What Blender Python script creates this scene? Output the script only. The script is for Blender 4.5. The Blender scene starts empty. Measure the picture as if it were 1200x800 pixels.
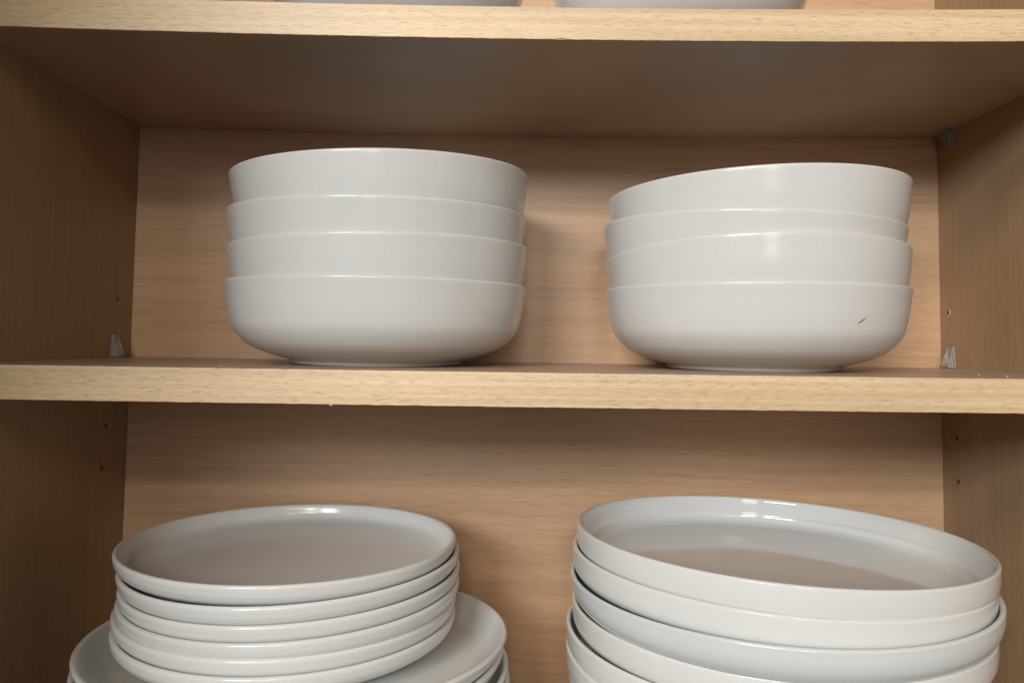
import bpy, bmesh, math, random
from mathutils import Vector, Matrix
random.seed(4)
sc = bpy.context.scene
C = sc.collection

# ------------------------------------------------------------ frame constants
DB = 0.6251            # eye to back panel
ZO = 0.285             # eye above the bottom board


def W(x, d, z):
    """eye-relative (right, depth, up) -> scene metres (back panel face at y = 0, bottom board at z = 0)"""
    return Vector((x, d - DB, z + ZO))


# ------------------------------------------------------------ camera
pitch, yaw, roll = 0.057, 0.0021, 0.0141
cp, sp, cy, sy, cr, sr = (math.cos(pitch), math.sin(pitch), math.cos(yaw), math.sin(yaw), math.cos(roll), math.sin(roll))
fwd = Vector((sy * cp, cy * cp, sp))
right = Vector((cy, -sy, 0))
up = right.cross(fwd)
r2 = right * cr + up * sr
u2 = -right * sr + up * cr
cd = bpy.data.cameras.new('camera')
cd.sensor_width = 36
cd.lens = 900 / 1200 * 36
cd.shift_y = -50 / 1200
cd.clip_start = 0.01
cd.clip_end = 100
cam = bpy.data.objects.new('camera', cd)
M = Matrix((r2, u2, -fwd)).transposed().to_4x4()
M.translation = W(0, 0, 0)
cam.matrix_world = M
C.objects.link(cam)
sc.camera = cam

# ------------------------------------------------------------ world (dim even room light)
wd = bpy.data.worlds.new('World')
sc.world = wd
wd.use_nodes = True
bg = wd.node_tree.nodes['Background']
bg.inputs[0].default_value = (0.95, 0.97, 1.0, 1)
bg.inputs[1].default_value = 0.036

# ------------------------------------------------------------ lamps of the kitchen and an added warm fill


def area(name, az, el, dist, sx, sy_, power, col, target=W(0.03, 0.5, 0.05), shape='RECTANGLE'):
    ld = bpy.data.lights.new(name, 'AREA')
    ld.shape = shape
    ld.size = sx
    if shape in ('RECTANGLE', 'ELLIPSE'):
        ld.size_y = sy_
    ld.energy = power
    ld.color = col
    o = bpy.data.objects.new(name, ld)
    a, e = math.radians(az), math.radians(el)
    d = Vector((math.sin(a) * math.cos(e), -math.cos(a) * math.cos(e), math.sin(e)))
    o.location = target + d * dist
    o.rotation_euler = (-d).to_track_quat('-Z', 'Y').to_euler()
    C.objects.link(o)
    return o


area('window_light', -21, 14, 3.0, 1.10, 0.50, 56, (0.91, 0.965, 1.0))
area('far_window_light', -1, 8, 3.2, 0.50, 1.1, 10.5, (0.96, 0.98, 1.0))
for k, (da, de) in enumerate(((-2.3, 0.3), (0.4, 0), (3.1, -0.4))):
    area('kitchen_spot', 0.5 + da, 19 + de, 3.4, 0.12, 0.12, (6.5, 5, 2.5)[k], (1.0, 0.90, 0.76))
area('ceiling_light', -24, 31, 2.7, 0.9, 0.45, 25, (1.0, 0.84, 0.66))
area('warm_fill_light', 12, 24, 3.0, 0.7, 0.5, 7, (1.0, 0.90, 0.78))  # added warm fill for the plate's inner lip, no source in view

sc.view_settings.view_transform = 'Standard'
sc.view_settings.look = 'None'
sc.view_settings.exposure = 0.0
sc.view_settings.gamma = 1.0
sc.render.engine = 'CYCLES'
sc.cycles.max_bounces = 10
sc.cycles.diffuse_bounces = 6
sc.cycles.use_denoising = True


# ------------------------------------------------------------ node helpers
class NT:
    def __init__(s, name):
        s.m = bpy.data.materials.new(name)
        s.m.use_nodes = True
        s.t = s.m.node_tree
        s.b = s.t.nodes['Principled BSDF']
        s.tc = s.t.nodes.new('ShaderNodeTexCoord').outputs['Object']

    def n(s, typ, **kw):
        nd = s.t.nodes.new(typ)
        for k, v in kw.items():
            setattr(nd, k, v)
        return nd

    def l(s, a, b):
        s.t.links.new(a, b)

    def scale(s, v, src=None):
        m = s.n('ShaderNodeMapping')
        m.inputs['Scale'].default_value = v
        s.l(src or s.tc, m.inputs[0])
        return m.outputs[0]

    def noise(s, vec, scale=1, detail=3, rough=0.5, dist=0.0):
        nd = s.n('ShaderNodeTexNoise')
        nd.inputs['Scale'].default_value = scale
        nd.inputs['Detail'].default_value = detail
        nd.inputs['Roughness'].default_value = rough
        nd.inputs['Distortion'].default_value = dist
        s.l(vec, nd.inputs['Vector'])
        return nd.outputs['Fac']

    def ramp(s, fac, stops):
        r = s.n('ShaderNodeValToRGB')
        e = r.color_ramp.elements
        while len(e) < len(stops):
            e.new(0.5)
        for k, (p, c) in enumerate(stops):
            e[k].position = p
            e[k].color = (c, c, c, 1) if not isinstance(c, tuple) else (*c, 1)
        s.l(fac, r.inputs[0])
        return r.outputs[0]

    def mix(s, fac, a, b, mode='MIX'):
        m = s.n('ShaderNodeMix', data_type='RGBA', blend_type=mode)
        for sock, v in ((m.inputs[0], fac), (m.inputs[6], a), (m.inputs[7], b)):
            if hasattr(v, 'links') or hasattr(v, 'is_linked'):
                s.l(v, sock)
            elif isinstance(v, tuple):
                sock.default_value = (*v, 1)
            else:
                sock.default_value = v
        return m.outputs[2]

    def bump(s, h, strength, dist):
        b = s.n('ShaderNodeBump')
        b.inputs['Strength'].default_value = strength
        b.inputs['Distance'].default_value = dist
        s.l(h, b.inputs['Height'])
        s.l(b.outputs[0], s.b.inputs['Normal'])
        return b


def warped(g, amp, wscale):
    """object coordinates pushed about by a slow noise, for curving grain"""
    nz = g.n('ShaderNodeTexNoise')
    nz.inputs['Scale'].default_value = 1
    nz.inputs['Detail'].default_value = 2
    g.l(g.scale(wscale), nz.inputs['Vector'])
    sub = g.n('ShaderNodeVectorMath', operation='SUBTRACT')
    g.l(nz.outputs['Color'], sub.inputs[0])
    sub.inputs[1].default_value = (0.5, 0.5, 0.5)
    mul = g.n('ShaderNodeVectorMath', operation='MULTIPLY')
    g.l(sub.outputs[0], mul.inputs[0])
    mul.inputs[1].default_value = amp
    add = g.n('ShaderNodeVectorMath', operation='ADD')
    g.l(mul.outputs[0], add.inputs[0])
    g.l(g.tc, add.inputs[1])
    return add.outputs[0]


def laminate(name, light, dark, axis, rough=0.42, contrast=1.0, swirl=0.05, tint=None):
    """printed wood laminate; axis = the direction the grain runs"""
    g = NT(name)
    s_al, s_ac = 1.0, 1.0

    def v(al, ac):
        return {'x': (al, ac, ac), 'y': (ac, al, ac), 'z': (ac, ac, al)}[axis]
    wv = warped(g, v(0, swirl), v(3.2, 7.0))
    broad = g.noise(g.scale(v(1.2, 34), wv), 1, 4, 0.6)
    lines = g.noise(g.scale(v(5, 260), wv), 1, 4, 0.65)
    fib = g.noise(g.scale(v(55, 1300)), 1, 2, 0.6)
    blot = g.noise(g.scale(v(5, 9)), 1, 2, 0.5)
    c = g.mix(g.ramp(broad, [(0.30, 0.0), (0.70, 1.0)]), dark, light)
    ln = g.ramp(lines, [(0.34, 1 - 0.22 * contrast), (0.50, 1.0), (0.70, 1.06)])
    c = g.mix(1.0, c, ln, 'MULTIPLY')
    fb = g.ramp(fib, [(0.36, 0.90), (0.56, 1.02)])
    c = g.mix(1.0, c, fb, 'MULTIPLY')
    bl = g.ramp(blot, [(0.25, 0.93), (0.75, 1.05)])
    c = g.mix(1.0, c, bl, 'MULTIPLY')
    # thin darker cathedral lines
    wvt = g.n('ShaderNodeTexWave', wave_type='BANDS', bands_direction={'x': 'Z', 'y': 'X', 'z': 'Y'}[axis])
    g.l(g.scale(v(1, 1), warped(g, v(0, swirl * 3.2), v(4.5, 4.5))), wvt.inputs['Vector'])
    wvt.inputs['Scale'].default_value = 17
    wvt.inputs['Distortion'].default_value = 1.6
    wvt.inputs['Detail'].default_value = 2
    th = g.ramp(wvt.outputs['Fac'], [(0.0, 0.85), (0.045, 1.0), (1.0, 1.0)])
    msk = g.ramp(g.noise(g.scale(v(4, 6)), 1, 2), [(0.46, 0.0), (0.60, 0.8)])
    c = g.mix(msk, c, g.mix(1.0, c, th, 'MULTIPLY'))
    g.l(c, g.b.inputs['Base Color'])
    g.b.inputs['Roughness'].default_value = rough
    rr = g.ramp(fib, [(0.3, rough - 0.05), (0.7, rough + 0.08)])
    g.l(rr, g.b.inputs['Roughness'])
    g.bump(fib, 0.12, 0.0004)
    return g.m


def beech_edge():
    g = NT('beech_edge_band')
    band = g.noise(g.scale((2.2, 1, 330)), 1, 4, 0.6)
    c = g.mix(g.ramp(band, [(0.35, 0.0), (0.65, 1.0)]), (0.625, 0.450, 0.266), (0.735, 0.565, 0.364))
    slow = g.noise(g.scale((5, 1, 30)), 1, 2, 0.5)
    c = g.mix(1.0, c, g.ramp(slow, [(0.3, 0.90), (0.7, 1.05)]), 'MULTIPLY')
    fine = g.noise(g.scale((170, 1, 1500)), 1, 2, 0.6)
    c = g.mix(1.0, c, g.ramp(fine, [(0.3, 0.93), (0.65, 1.03)]), 'MULTIPLY')
    # beech flecks: short dark dashes, slightly slanted
    mp = g.n('ShaderNodeMapping')
    mp.inputs['Rotation'].default_value = (0, math.radians(1.5), 0)
    mp.inputs['Scale'].default_value = (135, 1, 2100)
    g.l(g.tc, mp.inputs[0])
    fl = g.noise(mp.outputs[0], 1, 1, 0.4, 0.25)
    fm = g.ramp(fl, [(0.60, 0.0), (0.68, 1.0)])
    c = g.mix(fm, c, g.mix(0.42, c, (0.27, 0.165, 0.08)))
    fm2 = g.ramp(g.noise(g.scale((120, 3, 1100)), 1, 1, 0.4), [(0.67, 0.0), (0.75, 0.5)])
    c = g.mix(fm2, c, (0.38, 0.25, 0.13))
    g.l(c, g.b.inputs['Base Color'])
    g.b.inputs['Roughness'].default_value = 0.42
    g.bump(fl, 0.15, 0.0002)
    return g.m


def ceramic(name, col, rough, wave=0.0, coat=0.0, speck=False):
    g = NT(name)
    n1 = g.noise(g.tc, 16, 3, 0.5)
    c = g.mix(g.ramp(n1, [(0.3, 0.0), (0.7, 1.0)]), tuple(x * 0.97 for x in col), col)
    n2 = g.noise(g.tc, 900, 1, 0.5)
    c = g.mix(1.0, c, g.ramp(n2, [(0.30, 0.965), (0.5, 1.0)]), 'MULTIPLY')
    g.l(c, g.b.inputs['Base Color'])
    rr = g.ramp(g.noise(g.tc, 14, 1), [(0.2, max(0.02, rough - 0.01)), (0.8, rough + 0.02)])
    g.l(rr, g.b.inputs['Roughness'])
    g.b.inputs['IOR'].default_value = 1.5
    if coat:
        g.b.inputs['Coat Weight'].default_value = coat
        g.b.inputs['Coat Roughness'].default_value = 0.05
    if wave:
        g.bump(g.noise(g.tc, 11, 1), wave, 0.004)
    else:
        g.bump(g.noise(g.tc, 14, 1), 0.012, 0.001)
    return g.m


def plain(name, col, rough=0.5, **kw):
    g = NT(name)
    c = g.mix(g.ramp(g.noise(g.tc, 300, 2), [(0.3, 0.0), (0.7, 1.0)]), tuple(x * 0.88 for x in col), col)
    g.l(c, g.b.inputs['Base Color'])
    g.b.inputs['Roughness'].default_value = rough
    for k, v in kw.items():
        g.b.inputs[k].default_value = v
    return g.m


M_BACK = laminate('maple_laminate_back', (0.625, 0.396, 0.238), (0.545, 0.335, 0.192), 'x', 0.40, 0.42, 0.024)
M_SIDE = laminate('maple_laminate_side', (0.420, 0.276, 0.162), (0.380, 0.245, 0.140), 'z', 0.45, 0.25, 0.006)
M_SHELF = laminate('maple_laminate_shelf', (0.490, 0.360, 0.262), (0.440, 0.320, 0.228), 'x', 0.34, 0.35, 0.015)
M_EDGE = beech_edge()
M_BOWL = ceramic('satin_white_stoneware', (0.635, 0.64, 0.63), 0.18)
M_SMALL = ceramic('satin_cool_white_stoneware', (0.725, 0.73, 0.72), 0.17)
M_GLOSS = ceramic('glossy_white_porcelain', (0.70, 0.705, 0.695), 0.055, wave=0.16)
M_BLUE = ceramic('bluish_white_porcelain', (0.635, 0.665, 0.675), 0.13, wave=0.05)
M_FOOT = ceramic('unglazed_foot', (0.50, 0.45, 0.40), 0.7)
M_CLIP = plain('clear_plastic', (0.93, 0.90, 0.88), 0.18, **{'Transmission Weight': 0.82, 'IOR': 1.46})
M_HOLE = plain('pin_hole_shade', (0.09, 0.058, 0.034), 0.8)  # dark colour stands for the shade inside the pin holes
M_SLEEVE = plain('chipped_hole_rim', (0.62, 0.50, 0.38), 0.6)
M_SCUFF = plain('grey_scuff', (0.13, 0.125, 0.12), 0.6)
M_CRUMB = plain('pale_crumb', (0.58, 0.50, 0.40), 0.7)
M_GLUE = plain('dried_glue', (0.45, 0.38, 0.30), 0.3)


# ------------------------------------------------------------ mesh helpers
def link(name, bm, mat, parent=None, smooth=False, loc=None):
    me = bpy.data.meshes.new(name)
    bmesh.ops.recalc_face_normals(bm, faces=bm.faces)
    bm.to_mesh(me)
    bm.free()
    if smooth:
        for p in me.polygons:
            p.use_smooth = True
    me.materials.append(mat)
    o = bpy.data.objects.new(name, me)
    C.objects.link(o)
    if parent:
        o.parent = parent
    if loc is not None:
        o.location = loc
    return o


def box(bm, lo, hi, bevel=0.0, seg=2):
    vs = [bm.verts.new((x, y, z)) for x in (lo[0], hi[0]) for y in (lo[1], hi[1]) for z in (lo[2], hi[2])]
    q = [(0, 1, 3, 2), (4, 6, 7, 5), (0, 4, 5, 1), (2, 3, 7, 6), (0, 2, 6, 4), (1, 5, 7, 3)]
    fs = [bm.faces.new([vs[i] for i in f]) for f in q]
    if bevel:
        es = list({e for f in fs for e in f.edges})
        bmesh.ops.bevel(bm, geom=es, offset=bevel, segments=seg, affect='EDGES', profile=0.5)
    return vs


def spline(pts, n=6):
    """Catmull-Rom through profile points; a point with third value 1 is a hard corner"""
    out = []
    P = [Vector((p[0], p[1])) for p in pts]
    hard = [len(p) > 2 for p in pts]
    for i in range(len(P) - 1):
        p1, p2 = P[i], P[i + 1]
        p0 = P[i - 1] if i > 0 and not hard[i] else p1 - (p2 - p1)
        p3 = P[i + 2] if i + 2 < len(P) and not hard[i + 1] else p2 + (p2 - p1)
        for k in range(n):
            t = k / n
            out.append(0.5 * ((2 * p1) + (-p0 + p2) * t + (2 * p0 - 5 * p1 + 4 * p2 - p3) * t * t + (-p0 + 3 * p1 - 3 * p2 + p3) * t ** 3))
    out.append(P[-1])
    return out


def lathe(prof, seg=160, wob=0.0, seed=0):
    bm = bmesh.new()
    rings = []
    rnd = random.Random(seed)
    ph1, ph2 = rnd.uniform(0, 6.28), rnd.uniform(0, 6.28)
    for p in prof:
        if p.x < 1e-5:
            rings.append([bm.verts.new((0, 0, p.y))])
        else:
            ring = []
            for k in range(seg):
                a = 2 * math.pi * k / seg
                w = 1 + wob * math.sin(2 * a + ph1) + wob * 0.5 * math.sin(3 * a + ph2)
                dz = wob * 0.12 * math.sin(2 * a + ph2) * (p.x / 0.1)
                ring.append(bm.verts.new((p.x * w * math.cos(a), p.x * w * math.sin(a), p.y + dz)))
            rings.append(ring)
    for a, b in zip(rings, rings[1:]):
        if len(a) == 1 and len(b) == 1:
            continue
        for k in range(seg):
            j = (k + 1) % seg
            if len(a) == 1:
                bm.faces.new((a[0], b[j], b[k]))
            elif len(b) == 1:
                bm.faces.new((a[k], a[j], b[0]))
            else:
                bm.faces.new((a[k], a[j], b[j], b[k]))
    return bm


# ------------------------------------------------------------ the cabinet
XL, XR = -0.3073, 0.3505
EYE = 0.0156                    # eye above the middle shelf's top
T = 0.0183
HU = 0.1737                     # underside of the upper shelf above the eye
D_MID, D_UP, D_FRONT = 0.413, 0.4207, 0.335
SAG = 0.0041

cab = bpy.data.objects.new('kitchen_cabinet', None)
cab.location = (0, 0, 0)
C.objects.link(cab)
cab['label'] = 'open wooden kitchen cabinet with beech-edged shelves holding the white crockery'
cab['category'] = 'cabinet'

ztop = 0.285 + 0.50
bm = bmesh.new()
box(bm, (XL - 0.018, 0.0, -0.018), (XR + 0.018, 0.006, ztop + 0.018))
link('back_panel', bm, M_BACK, cab)
side_panels = []
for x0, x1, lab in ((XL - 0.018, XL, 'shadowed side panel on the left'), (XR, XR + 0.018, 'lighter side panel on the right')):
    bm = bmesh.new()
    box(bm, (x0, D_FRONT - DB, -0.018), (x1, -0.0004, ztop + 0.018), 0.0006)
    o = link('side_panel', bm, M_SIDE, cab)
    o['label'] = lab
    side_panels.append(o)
bm = bmesh.new()
box(bm, (XL + 0.0003, D_FRONT - DB, -0.0178), (XR - 0.0003, -0.0004, 0.0), 0.0006)
link('bottom_board', bm, M_SHELF, cab)
bm = bmesh.new()
box(bm, (XL + 0.0003, D_FRONT - DB, ztop), (XR - 0.0003, -0.0004, ztop + 0.0178), 0.0006)
link('top_board', bm, M_SHELF, cab)


def sag_z(x, amount):
    return -amount * (1 - (x / 0.34) ** 2)


def slab(y0, y1, z0, z1, amount, nx=24, gap=0.0006, chips=(), bev=0.0, seed=0):
    """a board spanning the cabinet, bent by its load, with a slightly uneven front arris"""
    bm = bmesh.new()
    box(bm, (XL + gap, y0, z0), (XR - gap, y1, z1), bev, 2)
    bmesh.ops.subdivide_edges(bm, edges=[e for e in bm.edges if abs(e.verts[0].co.x - e.verts[1].co.x) > 0.3], cuts=nx * 8 if bev else nx)
    rnd = random.Random(seed)
    off = [rnd.uniform(-1, 1) for _ in range(600)]
    for v in bm.verts:
        if bev and v.co.y < y0 + bev * 1.5:
            i = int((v.co.x - XL) / (XR - XL) * 190)
            if v.co.z < z0 + bev * 1.5:
                v.co.z += off[i % 600] * 0.00010
            elif v.co.z > z1 - bev * 1.5:
                v.co.z += off[(i + 300) % 600] * 0.00008
            for cx, cw, top, dep in chips:
                if abs(v.co.x - cx) < cw and ((v.co.z > (z0 + z1) / 2) == top):
                    v.co.z += (-1 if top else 1) * dep * (1 - abs(v.co.x - cx) / cw)
        v.co.z += sag_z(v.co.x, amount)
    return bm


BAND = 0.0011


def shelf(depth, ztop_, amount, chips, seed, lab):
    y0 = depth - DB
    o = link('shelf', slab(y0 + BAND + 0.00005, -0.0008, ztop_ - T, ztop_, amount), M_SHELF, cab)
    o['label'] = lab
    link('edge_banding', slab(y0, y0 + BAND, ztop_ - T - 0.00005, ztop_ + 0.00012, amount, chips=chips, bev=0.00035, seed=seed), M_EDGE, o)
    return o


px = lambda x, d: (x - 600) / 900 * d
shelf_mid = shelf(D_MID, ZO - EYE, 0.0004, [(px(283, D_MID), 0.0035, True, 0.0007), (px(310, D_MID), 0.003, True, 0.0006), (px(1046, D_MID), 0.002, True, 0.0005),
                                            (px(1125, D_MID), 0.002, True, 0.0005), (px(770, D_MID), 0.002, False, 0.0005)], 3,
                  'middle shelf carrying the two stacks of bowls')
shelf_up = shelf(D_UP, ZO + HU + T, SAG, [(px(656, D_UP), 0.002, False, 0.0009), (px(640, D_UP), 0.003, False, 0.0004), (px(1043, D_UP), 0.0012, True, 0.0006)], 5,
                 'upper shelf sagging slightly in the middle')

# two added doors, unseen: they darken the left and bounce warm light right


def unseen_door(xhinge, s, lab):
    bm = bmesh.new()
    y1 = D_FRONT - DB - 0.003
    x0, x1 = sorted((xhinge, xhinge + s * 0.018))
    box(bm, (x0, y1 - 0.33, -0.016), (x1, y1, ztop + 0.016), 0.001)
    o = link('unseen_door', bm, M_SIDE, cab)
    o['label'] = lab


unseen_door(XL - 0.012, -1, 'unseen panel added at the left to block light')
unseen_door(XR + 0.012, 1, 'unseen panel added at the right to bounce warm light')

# shelf-pin holes as flat discs, inner shade put into their colour, 32 mm pitch
M_Z = lambda y, d, x: None


def hole(side, d, z, sleeve=False):
    x = XL if side == 0 else XR
    s = 1 if side == 0 else -1
    bm = bmesh.new()
    r = 0.0018
    n = 14
    a = [bm.verts.new((x + s * 0.00015, d - DB + r * math.cos(2 * math.pi * k / n), ZO + z + r * math.sin(2 * math.pi * k / n))) for k in range(n)]
    b = [bm.verts.new((v.co.x - s * 0.00010, v.co.y, v.co.z)) for v in a]
    bm.faces.new(a)
    for k in range(n):
        bm.faces.new((a[k], a[(k + 1) % n], b[(k + 1) % n], b[k]))
    link('pin_hole', bm, M_HOLE, side_panels[side])
    if sleeve:
        bm = bmesh.new()
        ro, ri = 0.0032, 0.0019
        for k in range(n):
            if sleeve == 2 or k < n * 0.6:
                t0, t1 = 2 * math.pi * (k + 5) / n, 2 * math.pi * (k + 6) / n
                q = []
                for rr, xx in ((ri, 0.0006), (ro, 0.0002)):
                    q += [(x + s * xx, d - DB + rr * math.cos(t), ZO + z + rr * math.sin(t)) for t in (t0, t1)]
                vs = [bm.verts.new(p) for p in q]
                bm.faces.new((vs[0], vs[1], vs[3], vs[2]))
        link('hole_rim', bm, M_SLEEVE, side_panels[side])


def zpix(y, d, h0):
    return -(y - h0) / 900 * d


for yy, xx in ((351, 137.5), (498.5, 130.5), (547, 128)):
    d = -XL / ((600 - xx) / 900) * 1.004
    hole(0, d, zpix(yy, d, 395.5))
for yy, xx, sl in ((367, 1117, 1), (513, 1124, 0), (563, 1125, 0)):
    d = XR / ((xx - 600) / 900) * 1.004
    hole(1, d, zpix(yy, d, 409.5), sl)


# clear plastic shelf clips
def clip(side, d, z0, h, parent, flip=1):
    x = XL if side == 0 else XR
    s = 1 if side == 0 else -1
    bm = bmesh.new()

    def prism(pts, xa, xb):
        a = [bm.verts.new((x + s * xa, d - DB + p[0], ZO + z0 + flip * p[1])) for p in pts]
        b = [bm.verts.new((x + s * xb, d - DB + p[0], ZO + z0 + flip * p[1])) for p in pts]
        bm.faces.new(a)
        bm.faces.new(b[::-1])
        n = len(pts)
        for k in range(n):
            bm.faces.new((a[k], b[k], b[(k + 1) % n], a[(k + 1) % n]))
    prism([(-0.0060, 0.0006), (0.0060, 0.0006), (0.0042, h), (-0.0042, h)], 0.0003, 0.0020)
    # a raised wedge over the shelf end and a short foot lying on it
    for dy in (-0.0045, 0.0022):
        q = []
        for t in (0, 0.0022):
            q.append([bm.verts.new((x + s * 0.0020, d - DB + dy + t, ZO + z0 + flip * 0.0006)),
                      bm.verts.new((x + s * 0.0062, d - DB + dy * 1.25 + t, ZO + z0 + flip * 0.0006)),
                      bm.verts.new((x + s * 0.0056, d - DB + dy * 1.2 + t, ZO + z0 + flip * h * 0.30)),
                      bm.verts.new((x + s * 0.0022, d - DB + dy * 0.8 + t, ZO + z0 + flip * h * 0.85))])
        bm.faces.new(q[0])
        bm.faces.new(q[1][::-1])
        for k in range(4):
            j = (k + 1) % 4
            bm.faces.new((q[0][k], q[1][k], q[1][j], q[0][j]))
    prism([(-0.0060, 0.0006), (0.0060, 0.0006), (0.0060, 0.0020), (-0.0060, 0.0020)], 0.0021, 0.0072)
    return link('shelf_clip', bm, M_CLIP, parent)


ZM = -EYE
clip(0, 0.598, ZM, 0.0172, shelf_mid)
clip(1, 0.609, ZM, 0.0172, shelf_mid)
clip(1, 0.604, HU + sag_z(XR, SAG), 0.013, shelf_up, -1)


def blob(name, x, d, z, r, mat, parent, flat=0.6, seed=0):
    bm = bmesh.new()
    bmesh.ops.create_icosphere(bm, subdivisions=2, radius=r)
    rnd = random.Random(seed)
    for v in bm.verts:
        v.co *= rnd.uniform(0.75, 1.15)
        v.co.z *= flat
    return link(name, bm, mat, parent, True, (x, d - DB, ZO + z))


# dried glue drip under the front edge of the middle shelf
blob('glue_drip', px(393, D_MID), D_MID + 0.0006, ZM - T - 0.0006, 0.0011, M_GLUE, shelf_mid, 0.7, 3)

# ------------------------------------------------------------ crockery profiles (r, z) from the foot outwards and back inside
H_BOWL = 0.0532
bowl_prof = spline([(0.0, 0.0028), (0.050, 0.0026), (0.0535, 0.0022), (0.0580, 0.0030), (0.0656, 0.0050), (0.0775, 0.0094), (0.0840, 0.0130), (0.0886, 0.0172),
                    (0.0921, 0.0218), (0.0941, 0.0262), (0.0956, 0.0325), (0.0966, 0.0385), (0.0976, 0.0460), (0.0984, 0.0518), (0.0983, 0.0534), (0.0974, 0.0540),
                    (0.0963, 0.0534), (0.0956, 0.0505), (0.0946, 0.0440), (0.0932, 0.0365), (0.0905, 0.0280), (0.0850, 0.0195), (0.0740, 0.0130),
                    (0.0560, 0.0092), (0.030, 0.0082), (0.0, 0.0080)], 5)
for p_ in bowl_prof:
    p_.y *= H_BOWL / 0.0540
foot_prof = spline([(0.0505, 0.0028), (0.0515, 0.0006), (0.0530, 0.0000), (0.0548, 0.0001), (0.0562, 0.0009), (0.0572, 0.0028)], 4)
H_SM = 0.0200
small_prof = spline([(0.0, 0.0024), (0.060, 0.0022), (0.0625, 0.0003), (0.0655, 0.0002), (0.0680, 0.0024), (0.0800, 0.0034), (0.0910, 0.0056),
                     (0.0985, 0.0090), (0.1022, 0.0128), (0.1034, 0.0165), (0.1036, 0.0188), (0.1028, 0.0199), (0.1015, 0.0200), (0.1003, 0.0192),
                     (0.0994, 0.0168), (0.0983, 0.0130), (0.0957, 0.0100), (0.0905, 0.0085), (0.0810, 0.0079), (0.0650, 0.0077), (0.030, 0.0076), (0.0, 0.0076)], 5)
H_BIG = 0.0240
big_prof = spline([(0.0, 0.0026), (0.078, 0.0024), (0.0805, 0.0003), (0.0840, 0.0002), (0.0865, 0.0026), (0.1000, 0.0042), (0.1110, 0.0080),
                   (0.1185, 0.0130), (0.1228, 0.0180), (0.1246, 0.0215), (0.1249, 0.0230), (0.1240, 0.0239), (0.1227, 0.0240), (0.1215, 0.0231),
                   (0.1198, 0.0200), (0.1165, 0.0155), (0.1110, 0.0115), (0.1040, 0.0095), (0.0850, 0.0090), (0.040, 0.0089), (0.0, 0.0089)], 5)
H_GL = 0.0330
gloss_prof = spline([(0.0, 0.0050), (0.076, 0.0048), (0.0785, 0.0004), (0.0820, 0.0002), (0.0850, 0.0050), (0.0980, 0.0075), (0.1080, 0.0108),
                     (0.1150, 0.0136), (0.1198, 0.0158), (0.1224, 0.0190), (0.1234, 0.0240), (0.1236, 0.0310), (0.1233, 0.0324), (0.1222, 0.0330),
                     (0.1210, 0.0325), (0.1203, 0.0308), (0.1198, 0.0260), (0.1191, 0.0200), (0.1174, 0.0160), (0.1135, 0.0136), (0.1060, 0.0128),
                     (0.080, 0.0124), (0.040, 0.0123), (0.0, 0.0123)], 5)
blue_prof = spline([(0.0, 0.0050), (0.072, 0.0048), (0.0745, 0.0004), (0.0780, 0.0002), (0.0810, 0.0050), (0.0920, 0.0066), (0.1030, 0.0086),
                    (0.1120, 0.0116), (0.1182, 0.0150), (0.1222, 0.0196), (0.1240, 0.0250), (0.1244, 0.0305), (0.1243, 0.0322), (0.1232, 0.0330),
                    (0.1220, 0.0325), (0.1212, 0.0308), (0.1203, 0.0275), (0.1180, 0.0215), (0.1120, 0.0165), (0.1020, 0.0142),
                    (0.085, 0.0135), (0.040, 0.0130), (0.0, 0.0130)], 5)
deep_prof = spline([(0.0, 0.0036), (0.036, 0.0034), (0.0385, 0.0004), (0.0410, 0.0003), (0.0430, 0.0034), (0.0560, 0.0085), (0.0660, 0.0170),
                    (0.0735, 0.0290), (0.0780, 0.0420), (0.0812, 0.0560), (0.0832, 0.0690), (0.0832, 0.0706), (0.0820, 0.0712), (0.0808, 0.0706),
                    (0.0795, 0.0600), (0.0762, 0.0440), (0.0710, 0.0300), (0.0620, 0.0180), (0.0480, 0.0105), (0.025, 0.0085), (0.0, 0.0083)], 5)


def place(o, X, Y, Zrim, tx, ty, H, spin):
    """put a round vessel so that its rim circle has this centre and this slope"""
    n = Vector((-tx, -ty, 1)).normalized()
    rot = Vector((0, 0, 1)).rotation_difference(n).to_matrix().to_4x4() @ Matrix.Rotation(spin, 4, 'Z')
    rim = W(X, Y, Zrim)
    o.matrix_world = Matrix.Translation(rim - n * H) @ rot


def describe(o, label, cat, group):
    o['label'] = label
    o['category'] = cat
    o['group'] = group


def copy_tree(o):
    c = o.copy()
    C.objects.link(c)
    for ch in o.children:
        k = ch.copy()
        C.objects.link(k)
        k.parent = c
        k.matrix_parent_inverse = ch.matrix_parent_inverse.copy()
    return c


# ---- bowls on the middle shelf
bowl0 = link('bowl', lathe(bowl_prof, 192, 0.0006, 1), M_BOWL, None, True)
link('foot_ring', lathe(foot_prof, 96, 0, 1), M_FOOT, bowl0, True)
BOWLS = [
    (-0.0885, 0.522, 0.1107, 0.030, 0.036, 'top white bowl of the left stack on the middle shelf', 0),
    (-0.0894, 0.522, 0.0848, 0.005, 0.036, 'second white bowl from the top in the left stack of bowls', 0),
    (-0.0886, 0.522, 0.0622, 0.022, 0.016, 'third white bowl from the top in the left stack of bowls', 0),
    (-0.0892, 0.522, 0.0380, -0.003, 0.017, 'bottom white bowl of the left stack, standing on the middle shelf', 0),
    (0.1653, 0.5235, 0.1024, 0.032, -0.008, 'tilted top white bowl of the right stack on the middle shelf', 1),
    (0.1624, 0.5235, 0.0792, -0.028, 0.022, 'second white bowl from the top in the right stack of bowls', 1),
    (0.1645, 0.5235, 0.0584, 0.010, -0.066, 'third white bowl from the top in the right stack of bowls', 1),
    (0.1644, 0.5235, 0.0379, 0.003, 0.014, 'bottom white bowl of the right stack with a small grey scuff on its side', 1)]
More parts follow.
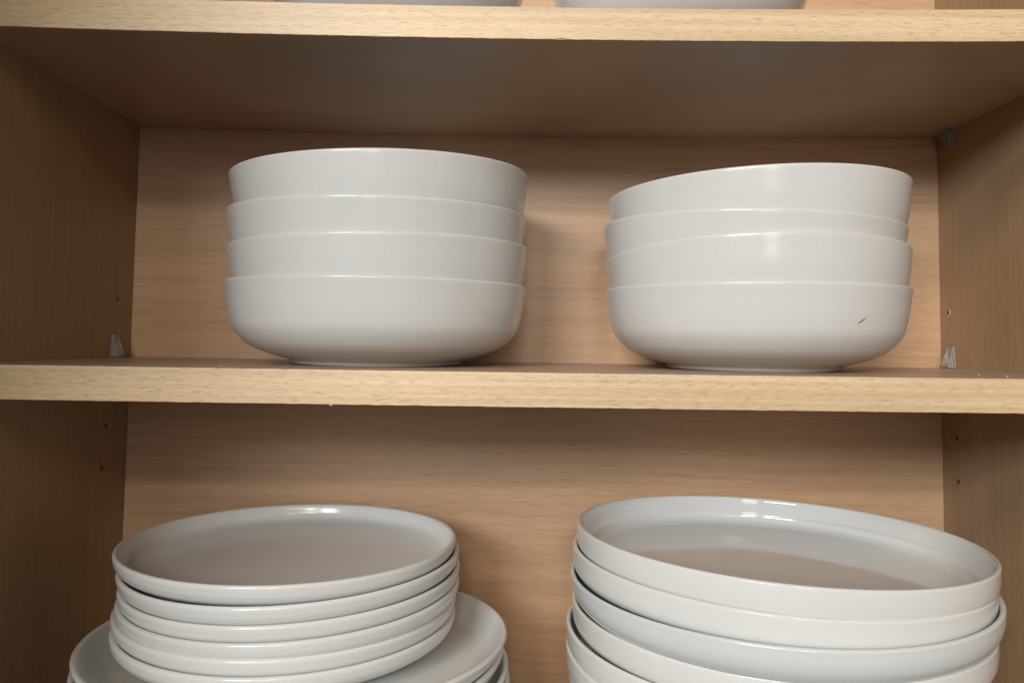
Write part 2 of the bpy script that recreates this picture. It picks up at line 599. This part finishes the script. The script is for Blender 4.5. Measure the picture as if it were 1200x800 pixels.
bowls = []
for i, (X, Y, Z, tx, ty, lab, g) in enumerate(BOWLS):
    o = bowl0 if i == 0 else copy_tree(bowl0)
    place(o, X, Y, Z, tx, ty, H_BOWL, i * 1.3 + 0.4)
    describe(o, lab, 'bowl', 'white bowls in the left stack' if g == 0 else 'white bowls in the right stack')
    if g == 0:
        o.matrix_world = o.matrix_world @ Matrix.Diagonal((1.011, 1.011, 1, 1))
    bowls.append(o)

# ---- small plates, top to bottom, on the large ones
small0 = link('small_plate', lathe(small_prof, 192, 0.0008, 2), M_SMALL, None, True)
SM = [(-0.1366, 0.5007, -0.1258, -0.0029, -0.0073), (-0.1344, 0.5012, -0.1354, 0.018, 0.004), (-0.1338, 0.5018, -0.1450, 0.019, 0.006),
      (-0.1339, 0.5002, -0.1532, 0.013, 0.005), (-0.1361, 0.5007, -0.1622, -0.006, -0.005), (-0.1360, 0.4996, -0.1709, -0.004, -0.007)]
SL = ['top small plate of the lower left stack, its flat inside showing', 'second small plate from the top in the lower left stack',
      'third small plate from the top in the lower left stack', 'fourth small plate from the top in the lower left stack',
      'fifth small plate from the top in the lower left stack', 'lowest small plate of the left stack, resting on a larger plate']
smalls = []
for i, (p, lab) in enumerate(zip(SM, SL)):
    o = small0 if i == 0 else copy_tree(small0)
    place(o, *p, H_SM, i * 2.1)
    describe(o, lab, 'plate', 'small white plates stacked at lower left')
    smalls.append(o)

# ---- large plates under them
big0 = link('large_plate', lathe(big_prof, 192, 0.0008, 3), M_SMALL, None, True)
BZ = -0.1765
BL = ['large plate directly under the small plates in the lower left stack', 'second large plate, just below the one the small plates rest on',
      'third large plate under the small plates at lower left', 'fourth large plate under the small plates, at the bottom edge of the picture']
names = ['fifth', 'sixth', 'seventh', 'eighth', 'ninth', 'tenth']
pit = (BZ + ZO - H_BIG) / 9
for i in range(10):
    o = big0 if i == 0 else copy_tree(big0)
    dx = (0, -0.0016, 0.0012, 0.0022, -0.0008, 0.001, 0, -0.001, 0.0006, 0)[i]
    tl = (-0.003, 0.0, -0.004, 0.0, 0.003, -0.002, 0.001, 0, 0, 0)[i]
    place(o, -0.1243 + dx, 0.4835 + (0.001 if i % 2 else 0), BZ - pit * i, tl, -0.040 if i == 0 else -0.028 + 0.0028 * i, H_BIG, i * 1.7)
    lab = BL[i] if i < 4 else names[i - 4] + ' large plate down in the lower left stack, low in the cabinet'
    describe(o, lab, 'plate', 'large white plates under the small ones')

# ---- glossy plates at lower right
gloss0 = link('deep_rimmed_plate', lathe(gloss_prof, 192, 0.0008, 4), M_GLOSS, None, True)
GP = [(0.1686, 0.4964, -0.1173, -0.0252, -0.0164), (0.1661, 0.4953, -0.1302, -0.018, -0.008), (0.1647, 0.4885, -0.1408, 0.016, -0.006),
      (0.1656, 0.4951, -0.1598, 0.009, -0.009), (0.1622, 0.4969, -0.1757, 0.003, -0.006), (0.1622, 0.4960, -0.1900, 0.002, -0.003)]
GLB = ['top glossy plate of the lower right stack, slightly tilted, its inside showing', 'second glossy white plate from the top in the lower right stack',
       'bluish white round-sided plate jutting out of the lower right stack', 'glossy white plate just below the bluish one in the lower right stack',
       'glossy white plate second below the bluish one at lower right', 'glossy white plate third below the bluish one, at the bottom edge of the picture']
last = -ZO + H_GL
n_more = 4
for k in range(n_more):
    GP.append((0.1640 + 0.001 * (k % 2), 0.4962, -0.1900 + (last + 0.1900) * (k + 1) / n_more, 0, 0))
    GLB.append(['seventh', 'eighth', 'ninth', 'tenth'][k] + ' plate down in the lower right stack, low in the cabinet')
for i, (p, lab) in enumerate(zip(GP, GLB)):
    if i == 0:
        o = gloss0
    elif i == 2:
        o = link('rounded_plate', lathe(blue_prof, 192, 0.0008, 5), M_BLUE, None, True)
    else:
        o = copy_tree(gloss0)
    place(o, *p, H_GL, i * 2.4 + 0.3)
    describe(o, lab, 'plate', 'glossy white plates stacked at lower right')

# ---- two deep bowls on the upper shelf, only their sides in the picture
deep0 = link('deep_bowl', lathe(deep_prof, 160, 0.0005, 6), M_GLOSS, None, True)
for i, (X, Y, lab) in enumerate(((-0.0785, 0.508, 'left deep white bowl on the upper shelf, cut off by the top of the picture'),
                                 (0.1115, 0.508, 'right deep white bowl on the upper shelf, cut off by the top of the picture'))):
    o = deep0 if i == 0 else copy_tree(deep0)
    place(o, X, Y, HU + T + sag_z(X, SAG) + 0.0712, 0, 0, 0.0712, i)
    o.matrix_world = o.matrix_world @ Matrix.Diagonal((1.07, 1.07, 1, 1))
    describe(o, lab, 'bowl', 'deep white bowls on the upper shelf')


# ---- small marks, each a thin sliver lying on the glaze
def scuff(owner, X, d0, Z, dx, dz, w, mat=M_SCUFF, n=8):
    """thin curved mark on the near side of a round vessel, along (dx, dz) from (X, Z)"""
    bpy.context.view_layer.update()
    me = owner.data
    inv = owner.matrix_world.inverted()
    bm = bmesh.new()
    rows = []
    for k in range(n + 1):
        t = k / n
        wid = w * math.sin(math.pi * min(max(t, 0.02), 0.98)) ** 0.8
        px_, pz_ = X + dx * t + 0.0004 * math.sin(t * 3.1), Z + dz * t ** 1.3
        row = []
        for sgn in (-1, 1):
            ox, oz = W(px_, 0, pz_ + sgn * wid * 0.5), None
            o3 = inv @ Vector((ox.x, -DB + d0, ox.z))
            dr = (inv.to_3x3() @ Vector((0, 1, 0))).normalized()
            hit, loc, nor, _ = owner.ray_cast(o3, dr)
            if not hit:
                continue
            row.append(bm.verts.new(loc - dr * 0.00012))
        rows.append(row)
    for a, b in zip(rows, rows[1:]):
        if len(a) == 2 and len(b) == 2:
            bm.faces.new((a[0], a[1], b[1], b[0]))
    return link('scuff_mark', bm, mat, owner)


def eye_xz(px_, py_, d):
    """direction through a pixel of the 1200 x 800 picture, taken to depth d (for marks on vessels)"""
    v = fwd * 900 + r2 * (px_ - 600) - u2 * (py_ - 350)
    v *= d / v.y
    return v.x, v.z


x1, z1 = eye_xz(1003, 379, 0.436)
x2, z2 = eye_xz(1014, 371, 0.437)
scuff(bowls[7], x1, 0.3, z1, x2 - x1, z2 - z1, 0.0009)
x1, z1 = eye_xz(331, 278, 0.450)
scuff(bowls[2], x1, 0.3, z1, 0.0008, 0.0002, 0.0007, n=4)
x1, z1 = eye_xz(218, 697.5, 0.42)
x2, z2 = eye_xz(225, 694.5, 0.42)
scuff(smalls[0], x1, 0.3, z1, x2 - x1, z2 - z1, 0.0005)

# ---- crumbs on the middle shelf
for k, (pxx, d, r) in enumerate(((1149, 0.462, 0.0006), (1182, 0.440, 0.0007), (263, 0.455, 0.0005))):
    X = (pxx - 600) / 900 * d
    if X > XR - 0.002:
        X = XR - 0.0025
    o = blob('crumb', X, d, ZM + r * 0.4, r, M_CRUMB, None, 0.6, k)
    describe(o, ['pale crumb on the middle shelf by the right panel, nearer the back', 'pale crumb on the middle shelf by the right panel, nearest the front edge',
                 'tiny pale crumb on the middle shelf left of the left bowls'][k], 'crumb', 'crumbs on the middle shelf')
